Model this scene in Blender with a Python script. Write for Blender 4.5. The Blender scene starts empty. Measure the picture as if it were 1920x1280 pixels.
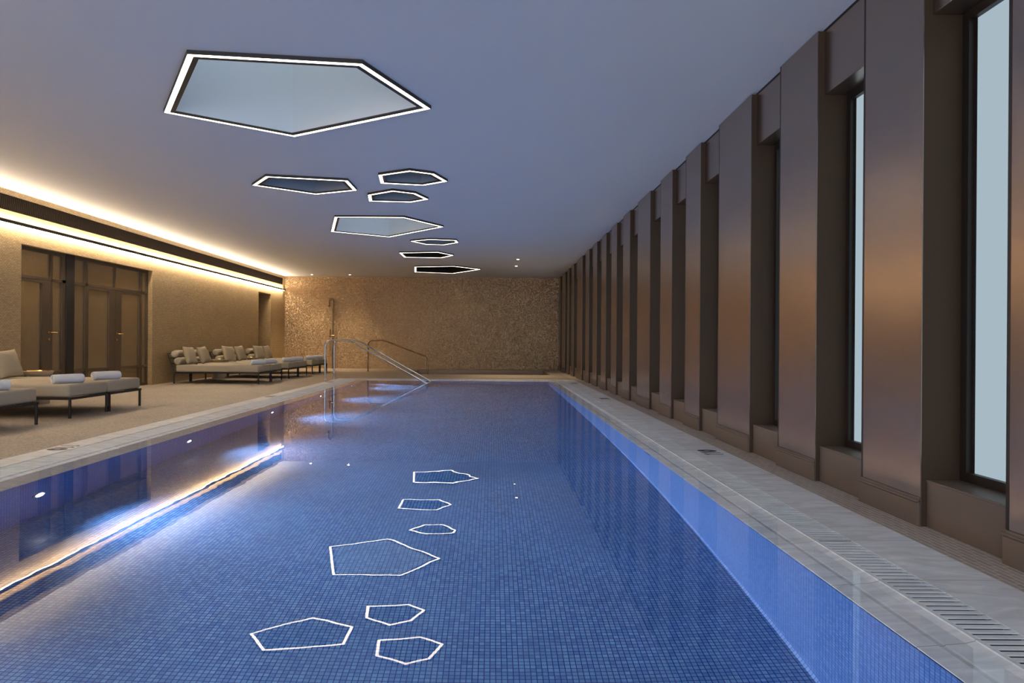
import bpy, bmesh, math, random
from mathutils import Vector, Matrix, geometry
random.seed(7)
SC = bpy.context.scene
COL = SC.collection

# ------------------------------------------------------------------ camera
cam_d = bpy.data.cameras.new('camera')
cam_d.sensor_width = 36.0
cam_d.lens = 24.0
cam_d.shift_x = 37.2 / 1920
cam_d.clip_start = 0.05
cam = bpy.data.objects.new('camera', cam_d)
COL.objects.link(cam)
ROLL = math.radians(0.4)
_c, _s = math.cos(ROLL), math.sin(ROLL)
cam.matrix_world = Matrix(((_c, -_s, 0, 0), (0, 0, -1, 0), (_s, _c, 0, 1.0), (0, 0, 0, 1)))
SC.camera = cam

# ------------------------------------------------------------------ world, exposure
world = bpy.data.worlds.new('dusk_sky')
SC.world = world
world.use_nodes = True
world.node_tree.nodes['Background'].inputs[0].default_value = (0.42, 0.52, 0.75, 1)
world.node_tree.nodes['Background'].inputs[1].default_value = 0.5
vs = SC.view_settings
SC.display_settings.display_device = 'sRGB'
vs.view_transform = 'Standard'
vs.look = 'None'
vs.exposure = 1.45
vs.gamma = 1.0
vs.use_curve_mapping = False
cy = SC.cycles
cy.max_bounces = 9
cy.diffuse_bounces = 4
cy.glossy_bounces = 4
cy.transmission_bounces = 6
cy.transparent_max_bounces = 8
cy.sample_clamp_indirect = 6.0
cy.blur_glossy = 0.6
cy.use_denoising = True

# light levels, tuned in one place
L_BAR_UP = 43.0        # upper strip of the linear wall light
L_BAR_DOWN = 27.0      # lower strip
L_RING = 3.6           # strips around the skylights
P_POOL = 152.0         # each underwater lamp (W)
L_WIN = 0.38            # frosted windows along the right wall
L_END = 2.5           # unseen glowing panel added behind the camera as cool fill
L_SKY = 0.72           # glass on top of the open skylight shafts
L_SPOT = 55.0          # ceiling downlights (W)

# ------------------------------------------------------------------ node helpers
def new_mat(name):
    m = bpy.data.materials.new(name)
    m.use_nodes = True
    nt = m.node_tree
    b = nt.nodes['Principled BSDF']
    return m, nt, b

def N(nt, t, **kw):
    n = nt.nodes.new(t)
    for k, v in kw.items():
        setattr(n, k, v)
    return n

def mat(name, col, rough=0.6, metal=0.0, spec=0.5, noise=0.0, scale=20.0, bump=0.0, bscale=None):
    m, nt, b = new_mat(name)
    b.inputs['Base Color'].default_value = (*col, 1)
    b.inputs['Roughness'].default_value = rough
    b.inputs['Metallic'].default_value = metal
    b.inputs['Specular IOR Level'].default_value = spec
    tc = N(nt, 'ShaderNodeTexCoord')
    if noise:
        nz = N(nt, 'ShaderNodeTexNoise')
        nz.inputs['Scale'].default_value = scale
        nz.inputs['Detail'].default_value = 5
        nt.links.new(tc.outputs['Object'], nz.inputs['Vector'])
        mx = N(nt, 'ShaderNodeMix', data_type='RGBA')
        mx.inputs[6].default_value = (*[c * (1 - noise) for c in col], 1)
        mx.inputs[7].default_value = (*[min(1, c * (1 + noise)) for c in col], 1)
        nt.links.new(nz.outputs[0], mx.inputs[0])
        nt.links.new(mx.outputs[2], b.inputs['Base Color'])
    if bump:
        n2 = N(nt, 'ShaderNodeTexNoise')
        n2.inputs['Scale'].default_value = bscale or scale * 6
        n2.inputs['Detail'].default_value = 3
        nt.links.new(tc.outputs['Object'], n2.inputs['Vector'])
        bp = N(nt, 'ShaderNodeBump')
        bp.inputs['Strength'].default_value = bump
        bp.inputs['Distance'].default_value = 0.01
        nt.links.new(n2.outputs[0], bp.inputs['Height'])
        nt.links.new(bp.outputs[0], b.inputs['Normal'])
    return m

def emit(name, col, s):
    m = bpy.data.materials.new(name)
    m.use_nodes = True
    nt = m.node_tree
    nt.nodes.remove(nt.nodes['Principled BSDF'])
    e = N(nt, 'ShaderNodeEmission')
    e.inputs[0].default_value = (*col, 1)
    e.inputs[1].default_value = s
    nt.links.new(e.outputs[0], nt.nodes['Material Output'].inputs[0])
    return m

def plane_coords(nt, axes):
    g = N(nt, 'ShaderNodeNewGeometry')
    sp = N(nt, 'ShaderNodeSeparateXYZ')
    nt.links.new(g.outputs['Position'], sp.inputs[0])
    cb = N(nt, 'ShaderNodeCombineXYZ')
    idx = {'x': 0, 'y': 1, 'z': 2}
    nt.links.new(sp.outputs[idx[axes[0]]], cb.inputs[0])
    nt.links.new(sp.outputs[idx[axes[1]]], cb.inputs[1])
    return cb.outputs[0]

def tile_mat(name, axes, w, h, mortar, c1, c2, cm, rough=0.4, offset=0.0, bump=0.3, glitter=0.0,
             metal=0.0, spec=0.5, bias=0.0, stain=0.0, coat=0.0):
    """tiles laid in the plane of the two given axes, metres"""
    m, nt, b = new_mat(name)
    v = plane_coords(nt, axes)
    br = N(nt, 'ShaderNodeTexBrick')
    br.offset = offset
    br.squash = 1.0
    br.inputs['Color1'].default_value = (*c1, 1)
    br.inputs['Color2'].default_value = (*c2, 1)
    br.inputs['Mortar'].default_value = (*cm, 1)
    br.inputs['Scale'].default_value = 1.0
    br.inputs['Mortar Size'].default_value = mortar
    br.inputs['Mortar Smooth'].default_value = 0.1
    br.inputs['Bias'].default_value = bias
    br.inputs['Brick Width'].default_value = w
    br.inputs['Row Height'].default_value = h
    nt.links.new(v, br.inputs['Vector'])
    colout = br.outputs['Color']
    if stain:
        nz = N(nt, 'ShaderNodeTexNoise')
        nz.inputs['Scale'].default_value = 1.3
        nz.inputs['Detail'].default_value = 4
        nt.links.new(v, nz.inputs['Vector'])
        mr = N(nt, 'ShaderNodeMapRange')
        mr.inputs['From Min'].default_value = 0.3
        mr.inputs['From Max'].default_value = 0.7
        mr.inputs['To Min'].default_value = 1 - stain
        mr.inputs['To Max'].default_value = 1 + stain
        nt.links.new(nz.outputs[0], mr.inputs[0])
        mx = N(nt, 'ShaderNodeVectorMath', operation='SCALE')
        nt.links.new(colout, mx.inputs[0])
        nt.links.new(mr.outputs[0], mx.inputs['Scale'])
        colout = mx.outputs[0]
    nt.links.new(colout, b.inputs['Base Color'])
    b.inputs['Roughness'].default_value = rough
    b.inputs['Metallic'].default_value = metal
    b.inputs['Specular IOR Level'].default_value = spec
    b.inputs['Coat Weight'].default_value = coat
    nrm = None
    if bump:
        bp = N(nt, 'ShaderNodeBump', invert=True)
        bp.inputs['Strength'].default_value = bump
        bp.inputs['Distance'].default_value = 0.004
        nt.links.new(br.outputs['Fac'], bp.inputs['Height'])
        nrm = bp.outputs[0]
    if glitter:
        sn = N(nt, 'ShaderNodeVectorMath', operation='SNAP')
        sn.inputs[1].default_value = (w, h, 1)
        nt.links.new(v, sn.inputs[0])
        wn = N(nt, 'ShaderNodeTexWhiteNoise', noise_dimensions='2D')
        nt.links.new(sn.outputs[0], wn.inputs['Vector'])
        sb = N(nt, 'ShaderNodeVectorMath', operation='SUBTRACT')
        sb.inputs[1].default_value = (0.5, 0.5, 0.5)
        nt.links.new(wn.outputs['Color'], sb.inputs[0])
        sc = N(nt, 'ShaderNodeVectorMath', operation='SCALE')
        sc.inputs['Scale'].default_value = glitter
        nt.links.new(sb.outputs[0], sc.inputs[0])
        ad = N(nt, 'ShaderNodeVectorMath', operation='ADD')
        if nrm is None:
            nrm = N(nt, 'ShaderNodeNewGeometry').outputs['Normal']
        nt.links.new(nrm, ad.inputs[0])
        nt.links.new(sc.outputs[0], ad.inputs[1])
        nm = N(nt, 'ShaderNodeVectorMath', operation='NORMALIZE')
        nt.links.new(ad.outputs[0], nm.inputs[0])
        nrm = nm.outputs[0]
    if nrm is not None:
        nt.links.new(nrm, b.inputs['Normal'])
    return m

# ------------------------------------------------------------------ materials
M = {}
M['ceiling'] = mat('ceiling_plaster', (0.74, 0.74, 0.76), 0.9, spec=0.2)
M['brick'] = tile_mat('tan_brick_tile', 'yz', 0.056, 0.0245, 0.0032, (0.58, 0.41, 0.21), (0.45, 0.31, 0.15), (0.25, 0.165, 0.078),
                      rough=0.5, offset=0.5, bump=0.8, glitter=0.10, stain=0.05)
M['brick_x'] = tile_mat('tan_brick_tile_cross', 'xz', 0.056, 0.0245, 0.0032, (0.58, 0.41, 0.21), (0.45, 0.31, 0.15), (0.25, 0.165, 0.078),
                        rough=0.5, offset=0.5, bump=0.8, glitter=0.10)
M['gold'] = tile_mat('gold_mosaic', 'xz', 0.024, 0.024, 0.002, (0.60, 0.405, 0.22), (0.41, 0.275, 0.15), (0.30, 0.205, 0.115),
                     rough=0.30, bump=0.2, glitter=0.55, metal=0.4, stain=0.06)
M['deck'] = tile_mat('tan_deck_mosaic', 'xy', 0.021, 0.021, 0.002, (0.54, 0.455, 0.355), (0.30, 0.245, 0.185), (0.25, 0.205, 0.155),
                     rough=0.5, bump=0.2, glitter=0.05, stain=0.08)
M['strip'] = tile_mat('strip_mosaic', 'yx', 0.11, 0.03, 0.0028, (0.46, 0.385, 0.31), (0.36, 0.295, 0.235), (0.72, 0.63, 0.52),
                      rough=0.5, offset=0.5, bump=0.2, stain=0.06)
M['pool_floor'] = tile_mat('pool_floor_mosaic', 'xy', 0.0268, 0.0268, 0.0022, (0.15, 0.30, 0.50), (0.08, 0.185, 0.40), (0.012, 0.032, 0.17),
                           rough=0.25, bump=0.15, glitter=0.05, stain=0.10)
M['pool_side'] = tile_mat('pool_side_mosaic', 'yz', 0.0268, 0.0268, 0.0022, (0.18, 0.33, 0.66), (0.12, 0.25, 0.57), (0.04, 0.10, 0.36),
                          rough=0.3, bump=0.15, glitter=0.04, stain=0.05)
M['pool_end'] = tile_mat('pool_end_mosaic', 'xz', 0.0268, 0.0268, 0.0022, (0.13, 0.26, 0.56), (0.09, 0.20, 0.48), (0.03, 0.08, 0.30),
                         rough=0.3, bump=0.15, glitter=0.04)
M['spa'] = mat('spa_brown_mosaic', (0.32, 0.215, 0.13), 0.4, noise=0.3, scale=60)
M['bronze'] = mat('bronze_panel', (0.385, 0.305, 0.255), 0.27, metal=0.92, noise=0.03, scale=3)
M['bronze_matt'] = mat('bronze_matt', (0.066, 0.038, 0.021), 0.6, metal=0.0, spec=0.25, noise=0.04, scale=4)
M['bronze_matt2'] = mat('bronze_painted', (0.165, 0.118, 0.085), 0.45, metal=0.2, noise=0.04, scale=4)
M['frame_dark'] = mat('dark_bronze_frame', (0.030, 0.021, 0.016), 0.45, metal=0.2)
M['door_metal'] = mat('door_bronze', (0.16, 0.112, 0.066), 0.4, metal=0.5)
M['shadow_gap'] = mat('dark_joint', (0.02, 0.017, 0.014), 0.8)
M['grille'] = mat('grille_brown', (0.012, 0.0065, 0.004), 0.7, spec=0.08)
M['ring_dark'] = mat('skylight_dark_frame', (0.06, 0.05, 0.042), 0.45, metal=0.3)
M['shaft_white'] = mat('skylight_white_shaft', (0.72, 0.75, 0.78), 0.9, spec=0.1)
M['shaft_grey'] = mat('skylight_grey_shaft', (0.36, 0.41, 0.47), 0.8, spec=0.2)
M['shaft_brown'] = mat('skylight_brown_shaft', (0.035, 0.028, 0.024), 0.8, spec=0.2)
M['steel'] = mat('polished_steel', (0.66, 0.67, 0.70), 0.14, metal=1.0)
M['bronze_pipe'] = mat('bronze_pipe', (0.33, 0.22, 0.12), 0.25, metal=1.0)
M['leg'] = mat('dark_leg_metal', (0.028, 0.02, 0.016), 0.45, metal=0.3)
M['fabric'] = mat('taupe_fabric', (0.44, 0.38, 0.285), 0.9, spec=0.1, noise=0.06, scale=8, bump=0.25, bscale=500)
M['cushion'] = mat('cushion_fabric', (0.40, 0.335, 0.235), 0.9, spec=0.1, noise=0.06, scale=8, bump=0.25, bscale=500)
M['towel'] = mat('white_terry', (0.78, 0.78, 0.80), 0.95, spec=0.05, bump=0.6, bscale=350)
M['table_stone'] = mat('beige_stone', (0.45, 0.37, 0.27), 0.55, noise=0.1, scale=14)
M['brass'] = mat('brass', (0.78, 0.52, 0.20), 0.2, metal=1.0)
M['mark'] = mat('brown_inlay', (0.045, 0.035, 0.028), 0.5)
M['mark_blue'] = mat('blue_inlay', (0.015, 0.03, 0.16), 0.5)
M['bezel'] = mat('lamp_bezel', (0.5, 0.5, 0.52), 0.3, metal=1.0)
M['channel'] = mat('grate_channel', (0.05, 0.042, 0.035), 0.8)

def stone_mat():
    m, nt, b = new_mat('pale_coping_stone')
    v = plane_coords(nt, 'yx')
    br = N(nt, 'ShaderNodeTexBrick')
    br.offset = 0.0
    br.inputs['Scale'].default_value = 1.0
    br.inputs['Color1'].default_value = (0.82, 0.815, 0.795, 1)
    br.inputs['Color2'].default_value = (0.75, 0.745, 0.725, 1)
    br.inputs['Mortar'].default_value = (0.36, 0.35, 0.32, 1)
    br.inputs['Mortar Size'].default_value = 0.002
    br.inputs['Brick Width'].default_value = 0.58
    br.inputs['Row Height'].default_value = 30.0
    mp = N(nt, 'ShaderNodeMapping')
    mp.inputs['Location'].default_value = (0.0, 15.0, 0)
    nt.links.new(v, mp.inputs[0])
    nt.links.new(mp.outputs[0], br.inputs['Vector'])
    nz = N(nt, 'ShaderNodeTexNoise')
    nz.inputs['Scale'].default_value = 5.0
    nz.inputs['Detail'].default_value = 8
    nz.inputs['Distortion'].default_value = 1.5
    mp2 = N(nt, 'ShaderNodeMapping')
    mp2.inputs['Scale'].default_value = (2.2, 0.7, 1)
    nt.links.new(v, mp2.inputs[0])
    nt.links.new(mp2.outputs[0], nz.inputs['Vector'])
    mr = N(nt, 'ShaderNodeMapRange')
    mr.inputs['From Min'].default_value = 0.3
    mr.inputs['From Max'].default_value = 0.7
    mr.inputs['To Min'].default_value = 0.82
    mr.inputs['To Max'].default_value = 1.14
    nt.links.new(nz.outputs[0], mr.inputs[0])
    sc = N(nt, 'ShaderNodeVectorMath', operation='SCALE')
    nt.links.new(br.outputs['Color'], sc.inputs[0])
    nt.links.new(mr.outputs[0], sc.inputs['Scale'])
    nt.links.new(sc.outputs[0], b.inputs['Base Color'])
    b.inputs['Roughness'].default_value = 0.5
    return m
M['stone'] = stone_mat()

def water_mat():
    m, nt, b = new_mat('pool_water')
    b.inputs['Base Color'].default_value = (1, 1, 1, 1)
    b.inputs['Roughness'].default_value = 0.0
    b.inputs['IOR'].default_value = 1.333
    b.inputs['Transmission Weight'].default_value = 1.0
    tc = N(nt, 'ShaderNodeNewGeometry')
    nz = N(nt, 'ShaderNodeTexNoise')
    nz.inputs['Scale'].default_value = 2.6
    nz.inputs['Detail'].default_value = 2
    nt.links.new(tc.outputs['Position'], nz.inputs['Vector'])
    bp = N(nt, 'ShaderNodeBump')
    bp.inputs['Strength'].default_value = 1.0
    bp.inputs['Distance'].default_value = 0.0004
    nt.links.new(nz.outputs[0], bp.inputs['Height'])
    nt.links.new(bp.outputs[0], b.inputs['Normal'])
    return m
M['water'] = water_mat()

def reeded_glass():
    m, nt, b = new_mat('reeded_bronze_glass')
    b.inputs['Base Color'].default_value = (0.21, 0.165, 0.10, 1)
    b.inputs['Roughness'].default_value = 0.09
    b.inputs['Specular IOR Level'].default_value = 0.9
    tc = N(nt, 'ShaderNodeNewGeometry')
    wv = N(nt, 'ShaderNodeTexWave', bands_direction='Y')
    wv.inputs['Scale'].default_value = 14
    wv.inputs['Distortion'].default_value = 1.0
    nt.links.new(tc.outputs['Position'], wv.inputs['Vector'])
    nz = N(nt, 'ShaderNodeTexNoise')
    nz.inputs['Scale'].default_value = 9
    nt.links.new(tc.outputs['Position'], nz.inputs['Vector'])
    ad = N(nt, 'ShaderNodeMath', operation='ADD')
    nt.links.new(wv.outputs['Fac'], ad.inputs[0])
    nt.links.new(nz.outputs[0], ad.inputs[1])
    bp = N(nt, 'ShaderNodeBump')
    bp.inputs['Strength'].default_value = 0.25
    bp.inputs['Distance'].default_value = 0.004
    nt.links.new(ad.outputs[0], bp.inputs['Height'])
    nt.links.new(bp.outputs[0], b.inputs['Normal'])
    tr = N(nt, 'ShaderNodeBsdfTransparent')
    tr.inputs[0].default_value = (0.85, 0.76, 0.58, 1)
    mx = N(nt, 'ShaderNodeMixShader')
    mx.inputs[0].default_value = 0.32
    nt.links.new(b.outputs[0], mx.inputs[1])
    nt.links.new(tr.outputs[0], mx.inputs[2])
    nt.links.new(mx.outputs[0], nt.nodes['Material Output'].inputs[0])
    return m
M['door_glass'] = reeded_glass()

M['led_warm'] = emit('led_warm_down', (1.0, 0.83, 0.60), L_BAR_DOWN)
M['led_warm_up'] = emit('led_warm_up', (1.0, 0.83, 0.60), L_BAR_UP)
M['led_ring'] = emit('led_ring', (1.0, 0.86, 0.68), L_RING)
M['win_glass'] = emit('frosted_window_daylight', (0.37, 0.47, 0.53), L_WIN)
M['end_fill'] = emit('end_fill_glow', (0.49, 0.57, 0.70), L_END)  # glow of the added fill panel behind the camera
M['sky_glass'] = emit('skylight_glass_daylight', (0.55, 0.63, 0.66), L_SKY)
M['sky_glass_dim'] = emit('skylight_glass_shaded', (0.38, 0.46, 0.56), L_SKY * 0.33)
M['pool_lens'] = emit('pool_lamp_lens', (0.80, 0.82, 1.0), 14.0)
M['spot_lens'] = emit('downlight_lens', (1.0, 0.80, 0.52), 9.0)

# ------------------------------------------------------------------ mesh builder
class MB:
    def __init__(self):
        self.v, self.f = [], []

    def add(self, vs, fs):
        o = len(self.v)
        self.v += [tuple(p) for p in vs]
        self.f += [tuple(i + o for i in f) for f in fs]
        return self

    def quad(self, a, b, c, d):
        return self.add([a, b, c, d], [(0, 1, 2, 3)])

    def box(self, x0, x1, y0, y1, z0, z1):
        return self.add([(x0, y0, z0), (x1, y0, z0), (x1, y1, z0), (x0, y1, z0),
                         (x0, y0, z1), (x1, y0, z1), (x1, y1, z1), (x0, y1, z1)],
                        [(3, 2, 1, 0), (4, 5, 6, 7), (0, 1, 5, 4), (1, 2, 6, 5), (2, 3, 7, 6), (3, 0, 4, 7)])

    def tube(self, pts, r, seg=12, caps=True):
        pts = [Vector(p) for p in pts]
        rings, prev = [], None
        for i, p in enumerate(pts):
            t = (pts[min(i + 1, len(pts) - 1)] - pts[max(i - 1, 0)]).normalized()
            if prev is None:
                a = Vector((0, 0, 1)) if abs(t.z) < 0.9 else Vector((1, 0, 0))
                n = (a - t * a.dot(t)).normalized()
            else:
                n = (prev - t * prev.dot(t)).normalized()
            prev = n
            bn = t.cross(n)
            rings.append([p + (n * math.cos(2 * math.pi * k / seg) + bn * math.sin(2 * math.pi * k / seg)) * r for k in range(seg)])
        vs = [q for rg in rings for q in rg]
        fs = []
        for i in range(len(pts) - 1):
            for k in range(seg):
                a, b = i * seg + k, i * seg + (k + 1) % seg
                fs.append((a, b, b + seg, a + seg))
        if caps:
            fs.append(tuple(reversed(range(seg))))
            fs.append(tuple((len(pts) - 1) * seg + k for k in range(seg)))
        return self.add(vs, fs)

    def lathe(self, prof, seg=32, c=(0, 0, 0), axis='z'):
        vs, fs = [], []
        for r, h in prof:
            for k in range(seg):
                a = 2 * math.pi * k / seg
                p = (r * math.cos(a), r * math.sin(a), h)
                if axis == 'x':
                    p = (p[2], p[0], p[1])
                elif axis == 'y':
                    p = (p[1], p[2], p[0])
                vs.append((c[0] + p[0], c[1] + p[1], c[2] + p[2]))
        for i in range(len(prof) - 1):
            for k in range(seg):
                a, b = i * seg + k, i * seg + (k + 1) % seg
                fs.append((a, b, b + seg, a + seg))
        fs.append(tuple(reversed(range(seg))))
        fs.append(tuple((len(prof) - 1) * seg + k for k in range(seg)))
        return self.add(vs, fs)

    def build(self, name, m, parent=None, smooth=False, bevel=0.0, seg=2, merge=True, angle=40):
        me = bpy.data.meshes.new(name)
        me.from_pydata(self.v, [], self.f)
        bm = bmesh.new()
        bm.from_mesh(me)
        if merge:
            bmesh.ops.remove_doubles(bm, verts=bm.verts, dist=1e-6)
        bmesh.ops.recalc_face_normals(bm, faces=bm.faces)
        if bevel:
            es = [e for e in bm.edges if len(e.link_faces) == 2 and e.calc_face_angle(0) > 0.6]
            bmesh.ops.bevel(bm, geom=es, offset=bevel, segments=seg, profile=0.5, affect='EDGES')
        bm.to_mesh(me)
        bm.free()
        if smooth:
            me.polygons.foreach_set('use_smooth', [True] * len(me.polygons))
            if angle:
                me.set_sharp_from_angle(angle=math.radians(angle))
        me.materials.append(m)
        o = bpy.data.objects.new(name, me)
        COL.objects.link(o)
        if parent is not None:
            o.parent = parent
        return o

def thing(name, label, cat, loc=(0, 0, 0), rz=0.0, group=None):
    o = bpy.data.objects.new(name, None)
    o.empty_display_size = 0.1
    o.location = loc
    o.rotation_euler = (0, 0, rz)
    COL.objects.link(o)
    return tag(o, label, cat, group)

def tag(o, label=None, cat=None, group=None, kind=None):
    if label:
        o['label'] = label
    if cat:
        o['category'] = cat
    if group:
        o['group'] = group
    if kind:
        o['kind'] = kind
    return o

def struct(o, label=None, cat=None):
    return tag(o, label, cat, kind='structure')

def empty_struct(name, label=None, cat=None):
    o = bpy.data.objects.new(name, None)
    o.empty_display_size = 0.1
    COL.objects.link(o)
    return struct(o, label, cat)

def dup(root, loc, rz, label, group=None):
    r = root.copy()
    COL.objects.link(r)
    r.location = loc
    r.rotation_euler = (0, 0, rz)
    tag(r, label, None, group)
    for ch in list(root.children):
        c = ch.copy()
        COL.objects.link(c)
        c.parent = r
        for g in list(ch.children):
            d = g.copy()
            COL.objects.link(d)
            d.parent = c
    return r

def rounded_path(pts, r, n=6):
    pts = [Vector(p) for p in pts]
    out = [pts[0]]
    for i in range(1, len(pts) - 1):
        a = (pts[i - 1] - pts[i]).normalized()
        b = (pts[i + 1] - pts[i]).normalized()
        rr = min(r, (pts[i - 1] - pts[i]).length * 0.49, (pts[i + 1] - pts[i]).length * 0.49)
        p0, p1 = pts[i] + a * rr, pts[i] + b * rr
        for k in range(n + 1):
            t = k / n
            out.append((1 - t) ** 2 * p0 + 2 * t * (1 - t) * pts[i] + t * t * p1)
    out.append(pts[-1])
    return out

# ------------------------------------------------------------------ room dimensions (metres)
XL, XR = -7.44, 2.357       # tiled left wall, front of the bronze piers
XB = 2.60                   # back plane of the window recesses
YB, YF = -4.0, 24.47        # end wall behind, mosaic far wall
ZC = 3.283                  # ceiling
PX0, PX1 = -3.27, 1.45      # pool basin
GX0, GX1 = -3.51, 1.65      # waterline
PY0, PY1 = -0.40, 17.58
ZW = -0.014                 # water surface
ZB = -1.15                  # pool floor
SPX0, SPX1, SPY0, SPY1 = -2.55, 1.76, 20.6, 23.6    # spa basin

# ------------------------------------------------------------------ skylight outlines (outer edge of the light strip)
SKY = [
    ([(-2.405, 5.354), (-1.067, 5.517), (-0.61, 6.579), (-2.193, 7.514), (-3.255, 6.742)], 'white',
     'largest and nearest five sided skylight with glowing rim and pale daylit shaft'),
    ([(-3.488, 9.885), (-3.112, 9.339), (-2.039, 9.552), (-2.034, 10.174), (-2.716, 10.48)], 'grey',
     'five sided skylight with dark blue shaft left of the two small six sided ones'),
    ([(-1.551, 9.222), (-1.101, 8.968), (-0.796, 9.13), (-0.645, 9.564), (-1.003, 9.826), (-1.6, 9.708)], 'grey',
     'small dark six sided skylight, nearer of the close pair on the right'),
    ([(-1.922, 10.481), (-1.504, 10.175), (-1.181, 10.349), (-1.024, 10.781), (-1.319, 11.019), (-1.989, 10.962)], 'grey',
     'small dark six sided skylight, farther of the close pair on the right'),
    ([(-2.867, 12.368), (-1.616, 12.359), (-0.971, 13.366), (-2.227, 14.734), (-3.327, 14.044)], 'white',
     'large five sided skylight with pale daylit shaft in the middle of the row'),
    ([(-1.85, 15.317), (-1.397, 15.008), (-0.814, 15.133), (-0.783, 15.484), (-1.12, 15.869), (-1.546, 15.828)], 'grey',
     'small six sided skylight just beyond the large pale one in mid row'),
    ([(-2.377, 17.357), (-1.372, 17.179), (-1.019, 17.771), (-1.379, 18.363), (-2.365, 18.279)], 'brown',
     'narrow dark skylight with lit rim, second nearest to the far mosaic wall'),
    ([(-2.358, 20.63), (-1.147, 20.378), (-0.372, 21.193), (-1.312, 22.576), (-2.532, 22.161)], 'brown',
     'long pointed dark skylight with lit rim closest to the far mosaic wall'),
]

SKY = [([(x * 1.0063, y * 1.0063) for x, y in p], k, l) for p, k, l in SKY]

def inset(poly, d):
    n = len(poly)
    area = sum(poly[i][0] * poly[(i + 1) % n][1] - poly[(i + 1) % n][0] * poly[i][1] for i in range(n))
    s = 1 if area > 0 else -1
    lines = []
    for i in range(n):
        a, b = Vector(poly[i]), Vector(poly[(i + 1) % n])
        t = (b - a).normalized()
        nn = Vector((-t.y, t.x)) * s
        lines.append((a + nn * d, t))
    out = []
    for i in range(n):
        (p, t), (q, u) = lines[i - 1], lines[i]
        den = t.x * u.y - t.y * u.x
        k = ((q.x - p.x) * u.y - (q.y - p.y) * u.x) / den
        out.append((p.x + t.x * k, p.y + t.y * k))
    return out

# ------------------------------------------------------------------ ceiling
def build_ceiling():
    outer = [(XL - 0.3, YB - 0.2), (XB + 0.3, YB - 0.2), (XB + 0.3, YF + 0.2), (XL - 0.3, YF + 0.2)]
    loops = [outer] + [inset(p, 0.02) for p, _, _ in SKY]
    flat = [(x, y) for lp in loops for x, y in lp]
    tris = geometry.tessellate_polygon([[Vector((x, y, 0)) for x, y in lp] for lp in loops])
    mb = MB()
    mb.add([(x, y, ZC) for x, y in flat], [tuple(t) for t in tris])
    struct(mb.build('ceiling', M['ceiling']))
build_ceiling()

# ------------------------------------------------------------------ left wall with its two openings
DY0, DY1, DZ = 10.77, 14.94, 2.49       # glazed screen opening
NY0, NY1, NZ = 21.72, 22.92, 2.535      # doorway near the far wall
mb = MB()
for y0, y1, z0 in [(YB, DY0, 0), (DY0, DY1, DZ), (DY1, NY0, 0), (NY0, NY1, NZ), (NY1, YF, 0)]:
    mb.box(XL - 0.30, XL, y0, y1, z0, ZC)
struct(mb.build('wall_left', M['brick'], merge=False))
# reveals of the openings face along the room: tiles laid across
mb = MB()
mb.box(XL - 0.30, XL - 0.001, DY1 - 0.006, DY1, 0, DZ)
mb.box(XL - 0.30, XL - 0.001, DY0, DY0 + 0.006, 0, DZ)
mb.box(XL - 1.10, XL - 0.001, NY1 - 0.006, NY1, 0, NZ)
mb.box(XL - 1.10, XL - 0.001, NY0, NY0 + 0.006, 0, NZ)
struct(mb.build('trim_1', M['brick_x'], merge=False))
# short passage behind the far doorway
mb = MB()
mb.box(XL - 1.20, XL - 1.10, NY0, NY1, 0, NZ)
mb.box(XL - 1.20, XL - 0.30, NY0 - 0.1, NY0, 0, NZ + 0.1)
mb.box(XL - 1.20, XL - 0.30, NY1, NY1 + 0.1, 0, NZ + 0.1)
mb.box(XL - 1.20, XL - 0.30, NY0, NY1, NZ, NZ + 0.1)
struct(mb.build('wall_passage', M['brick'], merge=False))

# changing-room corridor behind the glazed screen
mb = MB()
mb.box(-9.35, -9.25, 10.2, 15.5, 0, 2.75)
mb.box(-9.25, XL - 0.30, 10.1, 10.2, 0, 2.75)
mb.box(-9.25, XL - 0.30, 15.5, 15.6, 0, 2.75)
mb.box(-9.35, XL - 0.30, 10.1, 15.6, 2.75, 2.85)
struct(mb.build('wall_corridor', M['brick'], merge=False))

# far wall and the end wall behind the camera
mb = MB().box(XL - 0.3, XB + 0.3, YF, YF + 0.2, -0.1, ZC)
struct(mb.build('wall_far', M['gold']))
mb = MB()
mb.box(XL - 0.3, XB + 0.3, YB - 0.2, YB, -0.05, 0.15)
mb.box(XL - 0.3, XB + 0.3, YB - 0.2, YB, 3.05, ZC)
mb.box(XL - 0.3, -7.0, YB - 0.2, YB, 0.15, 3.05)
mb.box(2.0, XB + 0.3, YB - 0.2, YB, 0.15, 3.05)
struct(mb.build('wall_back', M['ceiling'], merge=False))
wn = empty_struct('window_1')  # unseen framed panel added in the end wall for cool fill light
mb = MB()
for i in range(7):
    x = -7.0 + i * 1.5
    mb.box(x - 0.03, x + 0.03, YB - 0.12, YB - 0.02, 0.15, 3.05)
mb.box(-7.0, 2.0, YB - 0.12, YB - 0.02, 0.15, 0.21)
mb.box(-7.0, 2.0, YB - 0.12, YB - 0.02, 2.99, 3.05)
mb.build('window_frame', M['frame_dark'], wn, merge=False)
MB().quad((-7.0, YB - 0.08, 0.15), (2.0, YB - 0.08, 0.15), (2.0, YB - 0.08, 3.05), (-7.0, YB - 0.08, 3.05)).build('glass_pane', M['end_fill'], wn)  # glowing sheet of the added fill panel

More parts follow.
